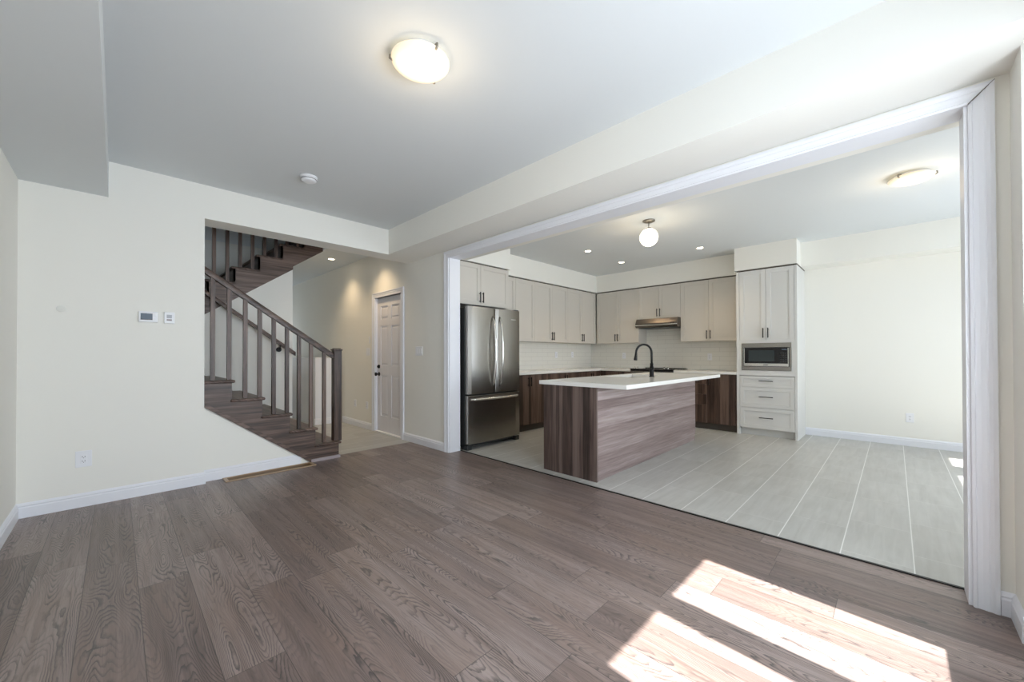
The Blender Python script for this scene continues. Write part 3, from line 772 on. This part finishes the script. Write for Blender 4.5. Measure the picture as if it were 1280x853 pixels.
# skirt board against the wall between the flights
MB().prism([(1.62-ox, 0), (1.62-ox, .27), (.2-ox, .27+(1.42)*.738), (.2-ox, .05+(1.42)*.738-.1)], 1, YM-.016-oy, YM-.001-oy).build('skirt_board', 'st_x', t)
YR = 4.625
rail_z = lambda x: 1.156+(1.761-x)*.694       # centre line of the sloping handrail
for bx in (.641, .770, .902, 1.026, 1.152, 1.276, 1.394, 1.516, 1.655):
    k = int((NX-bx)/RUN)+1; zt = RISE*k
    loc_box(bx-.0175, bx+.0175, YR-.0175, YR+.0175, zt, rail_z(bx)-.012).build('baluster', 'st_z', t)
n = 2; rp = []
x0_, x1_ = .10, 1.757
prof = [(-.03, -.030), (.03, -.030), (.032, .0), (.030, .022), (.018, .034), (-.018, .034), (-.030, .022), (-.032, 0)]
vs = []
for xx in (x0_, x1_):
    for dyy, dz in prof: vs.append((xx-ox, YR+dyy-oy, rail_z(xx)+dz))
nn = len(prof)
MB().add(vs, [tuple(range(nn))[::-1], tuple(range(nn, 2*nn))]+[(i, (i+1) % nn, nn+(i+1) % nn, nn+i) for i in range(nn)]).build('handrail', 'st_x', t)
nw = loc_box(1.752, 1.838, YR-.043, YR+.043, RISE, 1.225).build('newel_post', 'st_z', t, bevel=.003)
MB().box(1.744-ox, 1.846-ox, YR-.051-oy, YR+.051-oy, 1.225, 1.243).box(1.757-ox, 1.833-ox, YR-.038-oy, YR+.038-oy, 1.243, 1.252).build('newel_cap', 'st_y', nw, bevel=.004)

# upper flight, behind
t = thing('staircase', 'dark upper flight with balusters climbing right, seen behind the header', 'staircase', (-.29, YM, 1.122))
ox, oy, oz = -.29, YM, 1.122
NU = 9
for k in range(1, NU+1):
    fx = -.29+(k-1)*.255; z = k*RISE
    box(fx-.025-ox, fx+.255+.03-ox, -.0, YV-.001-YM, z-.028, z).build('tread', 'st_y', t, bevel=.009)
    box(fx-ox, fx+.018-ox, .0, YV-.001-YM, z-RISE, z-.028).build('riser', 'st_y', t)
us = [(-.29-ox, 0)]
for k in range(1, NU+1):
    fx = -.29+(k-1)*.255-ox; us += [(fx, k*RISE-.028), (fx+.255, k*RISE-.028)]
lowz = lambda x: zst(x)-1.122
us += [(us[-1][0], lowz(us[-1][0]+ox)+.04), (1.63-ox, lowz(1.63)+.04), (1.63-ox, lowz(1.63)), (-.29-ox+.2, lowz(-.09))]
MB().prism(us, 1, .0, .04).build('stringer', 'st_x', t)
ur = lambda x: (x-.73)*.733+2.057+.95-1.122
for j in range(2, 18):
    bx = -.29+.065+j*.1275; k = int((bx+.29)/.255)+1
    if k > NU: break
    box(bx-.0175-ox, bx+.0175-ox, .0, .035, k*RISE, ur(bx)).build('baluster', 'st_z', t)
x0_, x1_ = -.2, 1.95; vs = []
for xx in (x0_, x1_):
    for dyy, dz in prof: vs.append((xx-ox, .018+dyy, ur(xx)+.03+dz))
MB().add(vs, [tuple(range(nn))[::-1], tuple(range(nn, 2*nn))]+[(i, (i+1) % nn, nn+(i+1) % nn, nn+i) for i in range(nn)]).build('handrail', 'st_x', t)
struct('ceiling_stair_soffit', MB().prism([(-.29, zst(-.29)+.02), (1.628, zst(1.628)+.045), (2.20, zst(2.20)+.045), (2.20, zst(2.20)+.075), (-.29, zst(-.29)+.05)], 1, YM+.03, YV), 'ceil')

# wall handrail
t = thing('wall_handrail', 'stained oak handrail on black brackets along the wall behind the stair', 'handrail', (1.62, YM-.06, 1.2))
hz = lambda x: 1.205+(1.62-x)*.75
vs = []
for xx in (.3, 1.64):
    for dyy, dz in prof: vs.append((xx-1.62, dyy*.8, hz(xx)+dz*.8-1.2))
MB().add(vs, [tuple(range(nn))[::-1], tuple(range(nn, 2*nn))]+[(i, (i+1) % nn, nn+(i+1) % nn, nn+i) for i in range(nn)]).build('rail', 'st_x', t)
for bx in (1.465, .78):
    zb = hz(bx)-1.2
    MB().tube([(bx-1.62, .071, zb-.075), (bx-1.62, .05, zb-.075)], .03, 18).tube([(bx-1.62, .05, zb-.075), (bx-1.62, .015, zb-.075), (bx-1.62, .0, zb-.055), (bx-1.62, 0, zb-.024)], .008, 10).build('bracket', 'black', t)

# ------------------------------------------------------------------ lamps
def point(name, loc, e, r, c=WARM):
    l = bpy.data.lights.new(name, 'POINT'); l.energy = e; l.shadow_soft_size = r; l.color = c
    o = bpy.data.objects.new(name, l); COL.objects.link(o); o.location = loc; return o
def flush(label, x, y, e):
    t = thing('ceiling_lamp', label, 'ceiling lamp', (x, y, ZC), 0, 'flush glass ceiling lamps')
    MB().lathe([(0, 0), (.12, 0), (.12, -.022), (0, -.022)], n=32).build('backplate', 'plast', t)
    pr = []
    for i in range(13):
        a = (PI/2)*i/12; pr.append((.150*math.cos(a), -.028-.046*math.sin(a)))
    pr = [(.142, -.024)]+pr
    MB().lathe(pr, n=40).build('glass_dome', 'glow', t)
    for k in range(3):
        a = .5+k*2*PI/3; ca, sa = math.cos(a), math.sin(a)
        MB().tube([(.12*ca, .12*sa, -.016), (.156*ca, .156*sa, -.020), (.156*ca, .156*sa, -.034), (.142*ca, .142*sa, -.042)], .006, 8).build('clip', 'brass', t)
    point('lamp_light', (x, y, ZC-.2), e, .12)
flush('round frosted glass ceiling lamp over the living room floor', 1.115, 1.765, 2.6)
flush('round frosted glass ceiling lamp in the breakfast area', 4.868, -.112, 2.6)
t = thing('smoke_detector', 'white round smoke detector on the living room ceiling', 'smoke detector', (1.18, 3.66, ZC))
MB().lathe([(0, 0), (.07, 0), (.07, -.012), (.062, -.016)], n=32).build('base', 'plast', t)
MB().lathe([(.058, -.012), (.062, -.018), (.060, -.034), (.045, -.044), (0, -.046)], n=32).build('cover', 'plast', t)
MB().lathe([(.0605, -.022), (.0625, -.023), (.0625, -.027), (.0605, -.028)], n=32).build('vent_ring', 'slot', t)
PXp, PYp = 4.365, 2.043
t = thing('pendant_lamp', 'white globe pendant lamp on a short rod over the island', 'pendant lamp', (PXp, PYp, ZC))
MB().lathe([(0, 0), (.07, 0), (.07, -.01), (.045, -.022), (.008, -.024)], n=28).build('canopy', 'brass', t)
MB().cyl((0, 0, -.02), (0, 0, -.10), .005, 10).build('rod', 'brass', t)
MB().lathe([(0, -.085), (.03, -.088), (.034, -.11)], n=24).build('socket', 'brass', t)
MB().lathe([(.104*math.sin(PI*i/20), -.197+.104*math.cos(PI*i/20)) for i in range(21)], n=32).build('globe', 'globe', t)
point('lamp_light', (PXp, PYp, ZC-.36), 6, .1)
def pot(label, x, y, e=22, blend=1, size=115):
    t = thing('downlight', label, 'downlight', (x, y, ZC), 0, 'recessed downlights')
    MB().lathe([(.040, .0), (.040, -.002), (.052, -.005), (.058, -.003), (.058, .0)], n=28).build('trim_ring', 'plast', t)
    MB().lathe([(0, -.002), (.040, -.0025)], n=24).build('lens', 'bulb', t)
    l = bpy.data.lights.new('downlight_beam', 'SPOT'); l.energy = e; l.spot_size = math.radians(size); l.spot_blend = blend; l.color = (1, .74, .45); l.shadow_soft_size = .04
    o = bpy.data.objects.new('downlight_beam', l); COL.objects.link(o); o.location = (x, y, ZC-.02)
pot('recessed downlight in the kitchen ceiling nearest the refrigerator', 4.998, 3.30)
pot('recessed downlight in the kitchen ceiling near the inside corner', 6.01, 3.30)
pot('recessed downlight in the kitchen ceiling nearest the oven tower', 6.014, 2.033)
pot('recessed downlight in the hall ceiling beyond the staircase', 2.449, 6.538, 25)
pot('recessed hall downlight hidden behind the header, lighting the door wall', 2.449, 5.42, 30)
